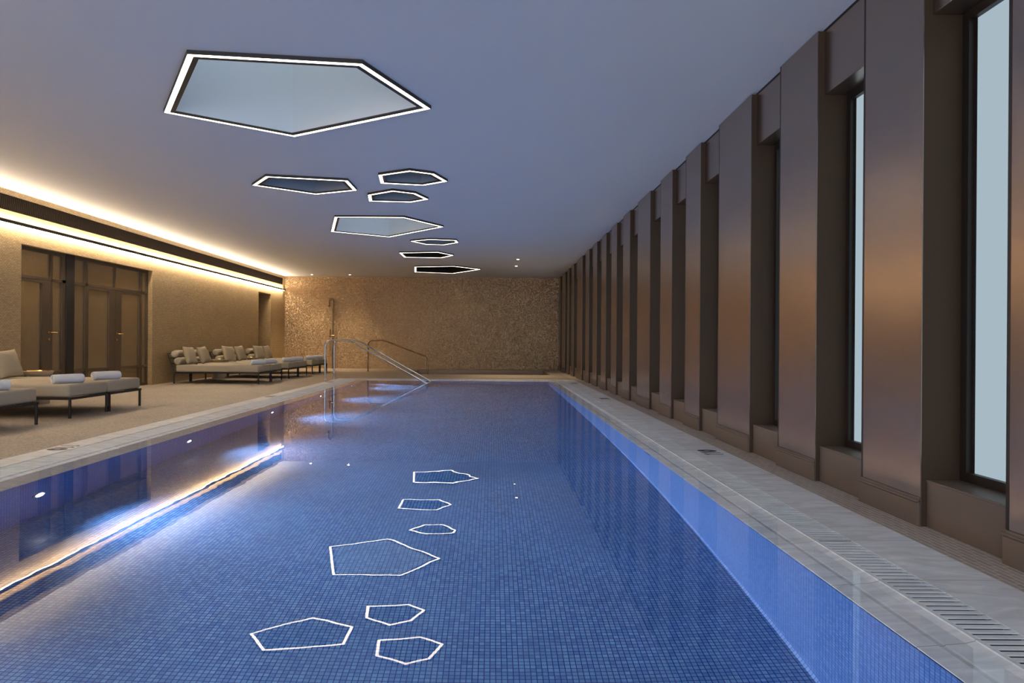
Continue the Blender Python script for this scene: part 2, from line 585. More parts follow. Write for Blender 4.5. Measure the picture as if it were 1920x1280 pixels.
# ------------------------------------------------------------------ floor, coping, channel
CX0o, CX0i, CX1i, CX1o = -4.04, -3.80, 1.848, 2.158     # stone coping edges
CYo, CYi = 18.06, 17.80
mb = MB()
def fl(x0, x1, y0, y1, z=0.0):
    mb.quad((x0, y0, z), (x1, y0, z), (x1, y1, z), (x0, y1, z))
fl(-9.3, CX0o, -4.0, YF)
fl(CX0o, CX1o, YB, PY0 - 0.5)
fl(CX0o, CX1o, CYo, SPY0)
fl(CX0o, SPX0, SPY0, SPY1)
fl(SPX1, CX1o, SPY0, SPY1)
fl(CX0o, CX1o, SPY1, YF)
struct(mb.build('floor', M['deck']))
mb = MB()
fl(CX1o, XB + 0.3, YB, YF)
struct(mb.build('floor_strip', M['strip']))
mb = MB()
def slab(x0, x1, y0, y1):
    mb.box(x0, x1, y0, y1, -0.06, 0.0)
slab(CX1i, CX1o, PY0 - 0.5, CYo)
slab(CX0o, CX0i, PY0 - 0.5, CYo)
slab(CX0i, CX1i, CYi, CYo)
slab(CX0i, CX1i, PY0 - 0.5, PY0 - 0.22)
# gently sloping overflow lip under the water
def lip(xa, za, xb, zb, y0, y1):
    mb.quad((xa, y0, za), (xb, y0, zb), (xb, y1, zb), (xa, y1, za))
mb.box(GX1 - 0.001, GX1 + 0.012, PY0, PY1, -0.06, -0.001)
mb.box(GX0 - 0.012, GX0 + 0.001, PY0, PY1, -0.06, -0.001)
lip(GX1, -0.006, 1.548, -0.03, PY0, PY1)
lip(1.548, -0.03, 1.544, -0.040, PY0, PY1)
lip(1.544, -0.040, 1.528, -0.040, PY0, PY1)
lip(1.528, -0.040, 1.524, -0.034, PY0, PY1)
lip(1.524, -0.034, PX1, -0.05, PY0, PY1)
lip(PX1, -0.05, PX1, -0.07, PY0, PY1)
lip(GX0, -0.006, PX0, -0.05, PY0, PY1)
lip(PX0, -0.05, PX0, -0.07, PY0, PY1)
mb.quad((GX0, PY1, -0.006), (GX1, PY1, -0.006), (GX1, PY1 - 0.12, -0.05), (GX0, PY1 - 0.12, -0.05))
mb.quad((GX0, PY0, -0.006), (GX1, PY0, -0.006), (GX1, PY0 + 0.12, -0.05), (GX0, PY0 + 0.12, -0.05))
struct(mb.build('pool_coping', M['stone'], merge=False))
mb = MB()
mb.box(GX1, CX1i, PY0 - 0.22, CYi, -0.16, -0.10)
mb.box(CX0i, GX0, PY0 - 0.22, CYi, -0.16, -0.10)
mb.box(GX0, GX1, PY1, CYi, -0.16, -0.10)
struct(mb.build('pool_channel', M['channel'], merge=False))

# pool basin
BY0, BY1 = PY0 + 0.1, PY1 - 0.10
o = MB().quad((PX0, BY0, ZB), (PX1, BY0, ZB), (PX1, BY1, ZB), (PX0, BY1, ZB)).build('pool_floor', M['pool_floor'])
struct(o)
mb = MB()
mb.quad((PX1, BY0, ZB), (PX1, BY1, ZB), (PX1, BY1, -0.06), (PX1, BY0, -0.06))
mb.quad((PX1, BY0, ZB + 0.027), (PX1, BY1, ZB + 0.027), (PX1 - 0.014, BY1, ZB + 0.001), (PX1 - 0.014, BY0, ZB + 0.001))
struct(mb.build('pool_wall_right', M['pool_side'], merge=False))
mb = MB().quad((PX0, BY0, ZB), (PX0, BY1, ZB), (PX0, BY1, -0.06), (PX0, BY0, -0.06))
struct(mb.build('pool_wall_left', M['pool_side']))
mb = MB()
mb.quad((PX0, BY1, ZB), (PX1, BY1, ZB), (PX1, BY1, -0.045), (PX0, BY1, -0.045))
mb.quad((PX0, BY0, ZB), (PX1, BY0, ZB), (PX1, BY0, -0.045), (PX0, BY0, -0.045))
struct(mb.build('pool_wall_ends', M['pool_end']))
# entry steps in the far left corner
mb = MB()
for i in range(5):
    mb.box(PX0, PX0 + 0.34 * (5 - i), 16.45, BY1, ZB + 0.19 * i, ZB + 0.19 * (i + 1))
struct(mb.build('pool_steps', M['pool_floor'], merge=False))
# water
o = MB().quad((GX0, PY0, ZW), (GX1, PY0, ZW), (GX1, PY1, ZW), (GX0, PY1, ZW)).build('pool_water', M['water'])
tag(o, 'calm clear water filling the long blue mosaic pool', 'water', kind='stuff')
# spa
mb = MB()
mb.quad((SPX0, SPY0, -0.85), (SPX1, SPY0, -0.85), (SPX1, SPY1, -0.85), (SPX0, SPY1, -0.85))
for a, b in [((SPX0, SPY0), (SPX1, SPY0)), ((SPX1, SPY0), (SPX1, SPY1)), ((SPX1, SPY1), (SPX0, SPY1)), ((SPX0, SPY1), (SPX0, SPY0))]:
    mb.quad((*a, -0.85), (*b, -0.85), (*b, 0.0), (*a, 0.0))
for i in range(3):
    mb.box(SPX0, SPX0 + 0.33 * (3 - i), SPY0 + 0.4, SPY1, -0.85 + 0.2 * i, -0.85 + 0.2 * (i + 1))
struct(mb.build('spa_basin', M['spa'], merge=False))
o = MB().quad((SPX0, SPY0, -0.10), (SPX1, SPY0, -0.10), (SPX1, SPY1, -0.10), (SPX0, SPY1, -0.10)).build('spa_water', M['water'])
tag(o, 'still water in the sunken brown spa by the far mosaic wall', 'water', kind='stuff')

# overflow grates
def grate(label, x0, x1, y0, y1, along):
    mb, shade = MB(), MB()
    p, w = 0.0425, 0.0245
    if along == 'y':
        n = int((y1 - y0) / p)
        for i in range(n):
            shade.box(x0 + 0.03, x1 - 0.03, y0 + i * p + 0.003, y0 + i * p + w - 0.003, -0.03, -0.005)
            mb.box(x0 + 0.018, x1 - 0.012, y0 + i * p, y0 + i * p + w, -0.005, -0.001)
        mb.box(x0 + 0.012, x0 + 0.02, y0, y1, -0.03, -0.002)
        mb.box(x1 - 0.012, x1 - 0.002, y0, y1, -0.03, 0.001)
    else:
        n = int((x1 - x0) / p)
        for i in range(n):
            shade.box(x0 + i * p + 0.003, x0 + i * p + w - 0.003, y0 + 0.02, y1 - 0.02, -0.03, -0.005)
            mb.box(x0 + i * p, x0 + i * p + w, y0 + 0.01, y1 - 0.01, -0.005, -0.001)
        mb.box(x0, x1, y1 - 0.01, y1 - 0.002, -0.03, 0.001)
    t = thing('overflow_grate', label, 'grate', group='overflow grates around the pool')
    mb.build('slat', M['stone'], t, merge=False)['kind'] = 'stuff'
    shade.build('slot_shade', M['channel'], t, merge=False)['kind'] = 'stuff'  # dark boxes under the slats, shadow of the slots put into colour
grate('slotted stone overflow grate along the right edge of the pool', GX1, CX1i, PY0 - 0.2, CYi, 'y')
grate('slotted stone overflow grate along the left edge of the pool beside the daybeds', CX0i, GX0, PY0 - 0.2, CYi, 'y')
grate('short slotted overflow grate across the far end of the pool', GX0, GX1, PY1, CYi, 'x')

# ------------------------------------------------------------------ bronze piers and window recesses on the right
NEAR = [-2.42, -1.18, 0.06, 1.28, 2.51, 3.748, 4.973, 6.246, 7.76, 8.98, 10.23, 11.74, 12.98, 14.18, 15.42, 16.67, 17.92, 19.80, 21.02, 22.15, 23.75]
FAR = [NEAR[i + 1] - 0.62 for i in range(len(NEAR) - 1)] + [24.20]
FAR[16] = 19.02
ORD = ['second', 'third', 'fourth', 'fifth', 'sixth', 'seventh', 'eighth', 'ninth', 'tenth', 'eleventh', 'twelfth', 'thirteenth',
       'fourteenth', 'fifteenth', 'sixteenth', 'seventeenth']
for i, (a, b) in enumerate(zip(NEAR, FAR)):
    wide = 'wide' if b - a > 0.75 else 'narrow'
    if i < 4:
        lab = 'narrow bronze clad pier on the right wall, out of the photo beside the camera'
    elif i == 4:
        lab = 'bronze clad pier cut off by the right edge of the photo'
    else:
        lab = '%s bronze clad wall pier, %s from the right edge of the photo' % (wide, ORD[i - 5])
    t = thing('wall_pier', lab, 'pier', (XR, (a + b) / 2, 0), 0, 'bronze piers along the right wall')
    h = (b - a) / 2
    MB().box(0, 0.005, -h, h - 0.024, 0, ZC - 0.008).build('cladding', M['bronze'], t)
    MB().box(0.001, 0.005, h - 0.024, h, 0.158, ZC - 0.008).build('edge_strip', M['frame_dark'], t)  # narrow dark strip down the far edge of the pier front
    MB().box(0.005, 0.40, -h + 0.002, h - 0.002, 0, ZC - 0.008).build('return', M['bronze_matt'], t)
    mb = MB()
    mb.box(-0.014, 0.0, -h, h, 0, 0.128)
    mb.box(-0.019, 0.0, -h, h, 0.134, 0.146)
    mb.box(-0.010, 0.0, -h, h, 0.128, 0.158)
    mb.build('skirting', M['bronze_matt2'], t, bevel=0.002, merge=False)
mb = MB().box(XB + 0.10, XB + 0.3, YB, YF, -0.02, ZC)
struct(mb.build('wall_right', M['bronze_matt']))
mb = MB().box(XR + 0.045, XB + 0.3, YB, YF, ZC - 0.008, ZC)
struct(mb.build('trim_2', M['shadow_gap']))
ends = list(zip([YB] + FAR, NEAR + [YF]))
for i, (a, b) in enumerate(ends):
    w = empty_struct('window_%d' % (i + 2))
    MB().box(XR + 0.052, XB + 0.1, a, b, 2.812, ZC - 0.008).build('lintel_panel', M['bronze'], w, bevel=0.003)
    mb = MB()
    mb.box(XR + 0.034, XB + 0.1, a, b, 0, 0.245)
    mb.box(XR + 0.030, XB + 0.1, a, b, 0.245, 0.258)
    mb.build('sill_box', M['bronze_matt2'], w, bevel=0.003, merge=False)
    if b - a < 0.3:
        continue
    mb = MB()
    for y0, y1 in ((a, a + 0.05), (b - 0.05, b)):
        mb.box(XR + 0.215, XR + 0.29, y0, y1, 0.258, 2.812)
        mb.box(XR + 0.245, XR + 0.29, y0 - (0 if y0 == a else 0.02), y1 + (0.02 if y0 == a else 0), 0.258, 2.812)
    mb.box(XR + 0.215, XR + 0.29, a + 0.05, b - 0.05, 0.258, 0.308)
    mb.box(XR + 0.215, XR + 0.29, a + 0.05, b - 0.05, 2.762, 2.812)
    mb.build('window_frame', M['frame_dark'], w, merge=False)
    MB().box(XR + 0.248, XR + 0.256, a + 0.05, b - 0.05, 0.308, 2.762).build('frosted_pane', M['win_glass'], w)

# ------------------------------------------------------------------ skylights
for poly, kind, lab in SKY:
    cx = sum(p[0] for p in poly) / len(poly)
    cyy = sum(p[1] for p in poly) / len(poly)
    t = thing('skylight', lab, 'skylight', (cx, cyy, ZC), 0, 'faceted skylights in the ceiling')
    lp = [(x - cx, y - cyy) for x, y in poly]
    n = len(lp)
    out = inset(lp, -0.006)
    r1, r2 = inset(lp, 0.046), inset(lp, 0.09)
    zb = -0.034
    mb = MB()
    def wallring(mb, p, q, z0, z1):
        for i in range(n):
            j = (i + 1) % n
            mb.quad((*p[i], z0), (*p[j], z0), (*q[j], z1), (*q[i], z1))
    wallring(mb, out, out, zb, 0.03)
    wallring(mb, out, lp, zb, zb)
    wallring(mb, r1, r2, zb, zb)
    wallring(mb, r2, r2, zb, -0.02)
    wallring(mb, lp, lp, zb, zb + 0.01)
    wallring(mb, r1, r1, zb, zb + 0.01)
    frame = mb.build('frame', M['ring_dark'], t, merge=False)
    mb = MB()
    wallring(mb, lp, r1, zb + 0.002, zb + 0.002)
    wallring(mb, lp, r1, zb + 0.008, zb + 0.008)
    wallring(mb, lp, lp, zb + 0.002, zb + 0.008)
    wallring(mb, r1, r1, zb + 0.002, zb + 0.008)
    mb.build('led_strip', M['led_ring'], frame)
    top = 1.7
    ws = inset(lp, 0.087)
    sh = MB()
    wallring(sh, ws, ws, -0.022, top)
    if kind == 'brown':
        sh.add([(*p, top) for p in ws], [tuple(range(n))])
    else:
        MB().add([(*p, top) for p in ws], [tuple(range(n))]).build('roof_glass', M['sky_glass' if kind == 'white' else 'sky_glass_dim'], t)
    sh.build('shaft', M['shaft_' + kind], t, merge=False)

# ------------------------------------------------------------------ linear wall light and air grille on the left wall
t = thing('linear_wall_light', 'long slim dark light bar glowing above and below along the left wall', 'light', (XL, 10.2, 2.76))
hous = MB().box(0.084, 0.108, -14.1, 14.0, -0.012, 0.040).build('housing', M['frame_dark'], t)
MB().box(0.054, 0.084, -14.1, 14.0, 0.030, 0.040).build('upper_led', M['led_warm_up'], hous)
MB().box(0.054, 0.084, -14.1, 14.0, -0.010, -0.002).build('lower_led', M['led_warm'], hous)
mb = MB().box(0.054, 0.084, -14.1, 14.0, -0.002, 0.030)
for k in range(15):
    mb.box(0.0, 0.06, -14 + 2 * k - 0.02, -14 + 2 * k + 0.02, 0.0, 0.028)
mb.build('bracket', M['frame_dark'], t, merge=False)
t = thing('air_grille', 'long dark brown slatted air grille above the light bar on the left wall', 'grille', (XL, 10.2, 3.075))
MB().box(-0.001, 0.004, -14.1, 13.95, -0.115, 0.115).build('backing', M['shadow_gap'], t)
mb = MB()
for k in range(660):
    y = -14.1 + k * 0.0425
    mb.add([(0.004, y, -0.108), (0.012, y + 0.006, -0.108), (0.012, y + 0.026, -0.108), (0.004, y + 0.028, -0.108),
            (0.004, y + 0.03, 0.108), (0.012, y + 0.036, 0.108), (0.012, y + 0.056, 0.108), (0.004, y + 0.058, 0.108)],
           [(3, 2, 1, 0), (4, 5, 6, 7), (0, 1, 5, 4), (1, 2, 6, 5), (2, 3, 7, 6), (3, 0, 4, 7)])
tag(mb.build('slat', M['grille'], t, merge=False), kind='stuff')
mb = MB()
mb.box(0, 0.014, -14.1, 13.95, 0.105, 0.117)
mb.box(0, 0.014, -14.1, 13.95, -0.117, -0.105)
mb.build('frame', M['grille'], t, merge=False)

# ------------------------------------------------------------------ glazed door screen
GXP = -7.565
def fr(mb, y0, y1, z0, z1, d=0.03):
    mb.box(GXP - d, GXP + d, y0, y1, z0, z1)
scr = empty_struct('trim_3')
mb = MB()
fr(mb, DY0 + 0.006, DY1 - 0.006, DZ - 0.06, DZ)
fr(mb, DY0 + 0.006, DY1 - 0.006, 0, 0.06)
for y0, y1 in [(11.66, 11.70), (11.96, 12.05), (12.28, 12.31), (12.645, 12.71), (14.62, 14.69), (14.90, DY1 - 0.006)]:
    fr(mb, y0, y1, 0.06, DZ - 0.06)
fr(mb, DY0 + 0.006, DY1 - 0.006, 1.975, 2.025)
for y0, y1 in [(11.70, 11.96), (12.31, 12.645), (14.69, 14.90)]:
    fr(mb, y0, y1, 0.405, 0.445, 0.026)
fr(mb, 13.635, 13.665, 2.025, DZ - 0.06)
mb.build('screen_frame', M['door_metal'], scr, merge=False)
MB().box(GXP - 0.05, GXP + 0.05, 12.05, 12.28, 0, DZ).build('dark_post', M['frame_dark'], scr, bevel=0.004)
for y0, y1 in [(DY0 + 0.006, 11.66), (11.70, 11.96), (12.31, 12.645), (12.71, 13.635), (13.665, 14.62), (14.69, 14.90)]:
    MB().box(GXP - 0.004, GXP + 0.004, y0, y1, 2.025, DZ - 0.06).build('transom_pane', M['door_glass'], scr)
for y0, y1 in [(11.70, 11.96), (12.31, 12.645), (14.69, 14.90)]:
    MB().box(GXP - 0.004, GXP + 0.004, y0, y1, 0.06, 0.405).build('lower_pane', M['door_glass'], scr)
    MB().box(GXP - 0.004, GXP + 0.004, y0, y1, 0.445, 1.975).build('side_pane', M['door_glass'], scr)

def door(k, y0, y1, s0, s1, hy, hdir):
    """leaf from y0 to y1 with stiles of width s0 and s1"""
    d = empty_struct('door_%d' % k)
    mb = MB()
    e = 0.004
    mb.box(GXP - 0.024, GXP + 0.028, y0 + e, y0 + s0, 0.065, 1.97)
    mb.box(GXP - 0.024, GXP + 0.028, y1 - s1, y1 - e, 0.065, 1.97)
    mb.box(GXP - 0.024, GXP + 0.028, y0 + s0, y1 - s1, 1.93, 1.97)
    mb.box(GXP - 0.024, GXP + 0.028, y0 + s0, y1 - s1, 0.065, 0.12)
    mb.box(GXP - 0.024, GXP + 0.028, y0 + s0, y1 - s1, 0.40, 0.445)
    mb.build('leaf_frame', M['door_metal'], d, merge=False)
    MB().box(GXP - 0.004, GXP + 0.004, y0 + s0, y1 - s1, 0.445, 1.93).build('glass_pane', M['door_glass'], d)
    MB().box(GXP - 0.004, GXP + 0.004, y0 + s0, y1 - s1, 0.12, 0.40).build('lower_pane', M['door_glass'], d)
    if hy:
        mb = MB()
        mb.lathe([(0.026, 0), (0.026, 0.01)], 20, (GXP + 0.028, hy, 1.10), 'x')
        mb.tube(rounded_path([(GXP + 0.03, hy, 1.10), (GXP + 0.085, hy, 1.10), (GXP + 0.085, hy + 0.14 * hdir, 1.10)], 0.02), 0.010)
        mb.build('lever_handle', M['brass'], d, smooth=True, merge=False)
        mb = MB()
        mb.lathe([(0.026, 0), (0.026, 0.01), (0.012, 0.011), (0.012, 0.018)], 20, (GXP + 0.028, hy, 0.985), 'x')
        mb.build('lock', M['brass'], d, smooth=True, merge=False)
door(1, DY0 + 0.006, 11.66, 0.10, 0.23, 11.60, 1)
door(2, 12.71, 13.65, 0.03, 0.215, None, 1)
door(3, 13.65, 14.62, 0.225, 0.04, 13.70, 1)

# ------------------------------------------------------------------ daybeds
FX, BX = -5.26, -7.20
def make_daybed(w):
    t = thing('daybed', '', 'daybed', (0, 0, 0))
    h = w / 2
    L = FX - BX
    mb = MB()
    for y in (-h + 0.012, h - 0.036):
        mb.box(-L, 0, y, y + 0.024, 0.232, 0.262)
    mb.box(-0.026, 0, -h + 0.012, h - 0.012, 0.232, 0.262)
    mb.box(-L, -L + 0.026, -h + 0.012, h - 0.012, 0.232, 0.262)
    for k in range(1, 6):
        mb.box(-L * k / 6 - 0.02, -L * k / 6 + 0.02, -h + 0.03, h - 0.03, 0.236, 0.256)
    mb.build('frame', M['leg'], t, merge=False)
    for x in (-0.017, -L + 0.017):
        for y in (-h + 0.03, h - 0.03):
            MB().tube([(x, y, 0.0), (x, y, 0.01), (x, y, 0.232)], 0.017, 10).build('leg', M['leg'], t, smooth=True, merge=False)
    MB().box(-L + 0.06, -0.015, -h + 0.008, h - 0.008, 0.262, 0.425).build('mattress', M['fabric'], t, smooth=True, bevel=0.035, seg=4, angle=60)
    mb = MB()
    for y in (-h + 0.03, h - 0.03):
        mb.tube([(-L + 0.02, y, 0.25), (-L - 0.13, y, 0.68)], 0.014, 8)
    for z, x in ((0.45, -0.052), (0.57, -0.093), (0.675, -0.128)):
        mb.tube([(-L + x, -h + 0.03, z), (-L + x, h - 0.03, z)], 0.010, 8)
    mb.build('back_frame', M['leg'], t, smooth=True, merge=False)
    for x, z in ((-L + 0.085, 0.505), (-L + 0.015, 0.665)):
        prof = [(0.03, -h + 0.02), (0.062, -h + 0.024), (0.078, -h + 0.04), (0.085, -h + 0.08), (0.086, 0), (0.085, h - 0.08), (0.078, h - 0.04), (0.062, h - 0.024), (0.03, h - 0.02)]
        MB().lathe(prof, 24, (x, 0, z), 'y').build('bolster', M['fabric'], t, smooth=True, angle=70)
    return t
bed0 = make_daybed(0.87)
BEDS = [(7.505, 'taupe daybed nearest the camera, cut off by the left edge of the photo'),
        (8.945, 'taupe daybed left of the pair standing before the glazed doors'),
        (9.825, 'taupe daybed right of the pair standing before the glazed doors'),
        (15.835, 'nearest taupe daybed of the far row by the tiled wall'),
        (16.725, 'second taupe daybed of the far row, counted from the glazed doors'),
        (18.12, 'third taupe daybed of the far row, counted from the glazed doors'),
        (19.02, 'fourth taupe daybed of the far row, counted from the glazed doors'),
        (20.45, 'fifth taupe daybed of the far row, last but one before the mosaic wall'),
        (21.38, 'last taupe daybed of the far row, nearest the shower and mosaic wall')]
for k, (y, lab) in enumerate(BEDS):
    if k == 0:
        bed0.location = (FX, y, 0)
        tag(bed0, lab, None, 'daybeds along the left wall')
    else:
        dup(bed0, (FX, y, 0), 0, lab, 'daybeds along the left wall')

# scatter cushions
def cushion_mesh(w, t):
    n = 14
    mb = MB()
    def P(i, j, s):
        u, v = -1 + 2 * i / n, -1 + 2 * j / n
        th = max(0.0, (1 - u ** 4) * (1 - v ** 4)) ** 0.5
        pull = 1 - 0.09 * (1 - abs(v) ** 2.2) * abs(u) ** 3
        pull2 = 1 - 0.09 * (1 - abs(u) ** 2.2) * abs(v) ** 3
        dent = 0.90 + 0.10 * math.cos(2.6 * u + 0.8 * v)
        return (s * t / 2 * th * dent, u * w / 2 * pull, v * w / 2 * pull2)
    for s in (1, -1):
        vs = [P(i, j, s) for i in range(n + 1) for j in range(n + 1)]
        fs = []
        for i in range(n):
            for j in range(n):
                a = i * (n + 1) + j
                f = (a, a + 1, a + n + 2, a + n + 1)
                fs.append(f if s < 0 else f[::-1])
        mb.add(vs, fs)
    return mb
cm = cushion_mesh(0.43, 0.15).build('scatter_cushion', M['cushion'], smooth=True, angle=0)
CUSH = [(-6.90, 9.72, 0.10, 'square taupe cushion leaning on the daybed before the glazed doors'),
        (-6.90, 15.60, 0.16, 'square taupe cushion on the nearest daybed of the far row'),
        (-6.90, 16.33, 0.20, 'square taupe cushion on the second daybed of the far row'),
        (-6.90, 17.90, -0.05, 'square taupe cushion on the third daybed of the far row, beside a round table'),
        (-6.90, 18.72, 0.12, 'creased square taupe cushion on the fourth daybed of the far row'),
        (-6.90, 20.19, -0.03, 'square taupe cushion on the fifth daybed of the far row'),
        (-6.90, 20.97, 0.15, 'square taupe cushion on the last daybed, nearest the doorway')]
for k, (x, y, r, lab) in enumerate(CUSH):
    o = cm if k == 0 else cm.copy()
    if k:
        COL.objects.link(o)
    o.location = (x, y, 0.425 + 0.207)
    o.rotation_euler = (0.06 * (-1) ** k, -0.33, r - 0.25)
    tag(o, lab, 'cushion', 'scatter cushions on the daybeds')

# rolled towels
def towel_mesh(L):
    mb = MB()
    turns, n = 2.7, 76
    th = 0.0145
    pts = []
    for i in range(n + 1):
        a = 2 * math.pi * turns * i / n
        r = 0.010 + 0.0172 * (a / (2 * math.pi))
        pts.append((a, r))
    rows = []
    xs = [-L / 2, -L / 2 + 0.006, -L / 2 + 0.03, -L / 6, L / 6, L / 2 - 0.03, L / 2 - 0.006, L / 2]
    for xi, x in enumerate(xs):
        inn, outr = [], []
        e = 0.35 if xi in (0, len(xs) - 1) else (0.85 if xi in (1, len(xs) - 2) else 1.0)
        bul = 1 + 0.03 * math.sin(9 * x + 1)
        for a, r in pts:
            a2 = a + 0.7
            ri, ro = (r + th * (0.5 - 0.5 * e)) * bul, (r + th * (0.5 + 0.5 * e)) * bul
            inn.append((x, ri * math.cos(a2) * 1.06, ri * math.sin(a2) * 0.92))
            outr.append((x, ro * math.cos(a2) * 1.06, ro * math.sin(a2) * 0.92))
        rows.append(inn + outr[::-1])
    m = len(rows[0])
    vs = [p for r in rows for p in r]
    fs = []
    for i in range(len(rows) - 1):
        for k in range(m):
            a, b = i * m + k, i * m + (k + 1) % m
            fs.append((a, b, b + m, a + m))
    for base in (0, (len(rows) - 1) * m):
        for k in range(n):
            fs.append((base + k, base + k + 1, base + m - 2 - k, base + m - 1 - k))
    return mb.add(vs, fs)
tw = towel_mesh(0.37).build('rolled_towel', M['towel'], smooth=True, angle=60)
TOW = [(-5.47, 7.43, 1.09, 'rolled white towel on the daybed cut off by the left edge of the photo'),
       (-5.47, 8.80, 1.02, 'rolled white towel on the left daybed before the glazed doors'),
       (-5.46, 9.66, 1.02, 'rolled white towel on the right daybed before the glazed doors'),
       (-5.42, 15.80, 0.97, 'rolled white towel on the nearest daybed of the far row'),
       (-5.42, 16.66, 1.09, 'rolled white towel on the second daybed of the far row'),
       (-5.42, 18.10, 1.02, 'rolled white towel on the third daybed of the far row'),
       (-5.42, 18.96, 1.07, 'rolled white towel on the fourth daybed of the far row'),
       (-5.42, 20.36, 0.99, 'rolled white towel on the fifth daybed of the far row'),
       (-5.42, 21.22, 1.13, 'rolled white towel on the last daybed, beside the pool handrail')]
for k, (x, y, r, lab) in enumerate(TOW):
    o = tw if k == 0 else tw.copy()
    if k:
        COL.objects.link(o)
    o.location = (x, y, 0.425 + 0.060)
    o.rotation_euler = (0, 0, r)
    tag(o, lab, 'towel', 'rolled towels on the daybeds')

# round side tables
def make_table():
    t = thing('side_table', '', 'table')
    MB().lathe([(0.15, 0), (0.155, 0.01), (0.155, 0.40), (0.14, 0.42)], 32).build('pedestal', M['table_stone'], t, smooth=True)
    dish = MB().lathe([(0.13, 0.42), (0.165, 0.43), (0.195, 0.46), (0.21, 0.495), (0.203, 0.497), (0.185, 0.480), (0.02, 0.478)], 40).build('dish_top', M['table_stone'], t, smooth=True)
    MB().lathe([(0.06, 0.480), (0.150, 0.480), (0.170, 0.502), (0.166, 0.503), (0.146, 0.485), (0.02, 0.485)], 40).build('brass_tray', M['brass'], dish, smooth=True)
    return t
tb = make_table()
TAB = [(-6.98, 10.50, 'round stone side table with brass tray between the near daybeds and the glazed doors'),
       (-6.98, 17.43, 'round stone side table with brass tray between second and third daybeds of the far row'),
       (-6.98, 19.73, 'round stone side table with brass tray between fourth and fifth daybeds of the far row')]
for k, (x, y, lab) in enumerate(TAB):
    if k == 0:
        tb.location = (x, y, 0)
        tag(tb, lab, None, 'side tables between the daybeds')
    else:
        dup(tb, (x, y, 0), 0, lab, 'side tables between the daybeds')

# ------------------------------------------------------------------ handrails
def handrail(label, pts, bend, m, base, r=0.022):
    t = thing('handrail', label, 'handrail', base, 0, 'tubular handrails')
    rel = [tuple(Vector(p) - Vector(base)) for p in pts]
    MB().tube(rounded_path(rel, bend), r, 14).build('rail', m, t, smooth=True, merge=False)
    MB().lathe([(0.045, 0.0), (0.045, 0.008), (0.025, 0.014)], 20, (0, 0, 0)).build('flange', m, t, smooth=True)
    return t
handrail('nearer of the two polished steel handrails sloping into the pool',
         [(-4.165, 17.03, 0), (-4.165, 17.03, 1.0), (-3.55, 17.0, 1.0), (-1.53, 16.42, -0.04), (-1.30, 16.38, -0.15), (-1.30, 16.38, -1.14)], 0.16, M['steel'], (-4.165, 17.03, 0))
handrail('farther of the two polished steel handrails sloping into the pool',
         [(-4.105, 17.75, 0), (-4.105, 17.75, 1.01), (-3.50, 17.7, 1.01), (-1.56, 17.3, -0.02), (-1.34, 17.26, -0.13), (-1.34, 17.26, -1.14)], 0.16, M['steel'], (-4.105, 17.75, 0))
handrail('bronze toned handrail at the sunken spa in front of the mosaic wall',
         [(-4.03, 22.2, 0), (-4.03, 22.2, 1.01), (-3.50, 22.1, 1.01), (-2.05, 21.6, 0.50), (-2.03, 21.6, -0.40)], 0.16, M['bronze_pipe'], (-4.03, 22.2, 0))

# ------------------------------------------------------------------ shower on the far wall
t = thing('shower', 'tall bronze shower pipe with gooseneck spout on the mosaic wall', 'shower', (-5.68, YF - 0.12, 0))
pts = [(0, 0, 0.0), (0, 0, 2.40)]
for k in range(1, 13):
    a = math.pi * k / 12
    pts.append((-0.07 + 0.07 * math.cos(a), 0, 2.40 + 0.07 * math.sin(a)))
pts.append((-0.14, 0, 2.30))
MB().tube(pts, 0.03, 14).build('riser_pipe', M['bronze_pipe'], t, smooth=True, merge=False)
MB().lathe([(0.030, 2.20), (0.036, 2.21), (0.036, 2.31), (0.03, 2.32)], 18, (-0.14, 0, 0)).build('spout', M['bronze_pipe'], t, smooth=True)
valve = MB().lathe([(0.035, -0.13), (0.04, -0.12), (0.04, 0.05), (0.03, 0.06)], 18, (0, 0, 1.16), 'x').build('mixer_valve', M['bronze_pipe'], t, smooth=True)
MB().tube([(-0.09, -0.03, 1.12), (-0.09, -0.05, 1.34), (-0.09, -0.06, 1.40)], 0.018, 10).build('hand_shower', M['bronze_pipe'], valve, smooth=True, merge=False)
MB().tube(rounded_path([(-0.09, -0.03, 1.12), (-0.10, -0.04, 0.55), (-0.05, -0.04, 0.42), (-0.02, -0.03, 0.6), (-0.02, -0.03, 1.10)], 0.1), 0.008, 8).build('hose', M['bronze_pipe'], valve, smooth=True, merge=False)
for z in (0.45, 1.9):
    MB().tube([(0, 0.02, z), (0, 0.115, z)], 0.012, 10).build('bracket', M['bronze_pipe'], t, smooth=True, merge=False)
MB().lathe([(0.05, 0), (0.05, 0.01), (0.032, 0.02)], 20, (0, 0, 0)).build('flange', M['bronze_pipe'], t, smooth=True)

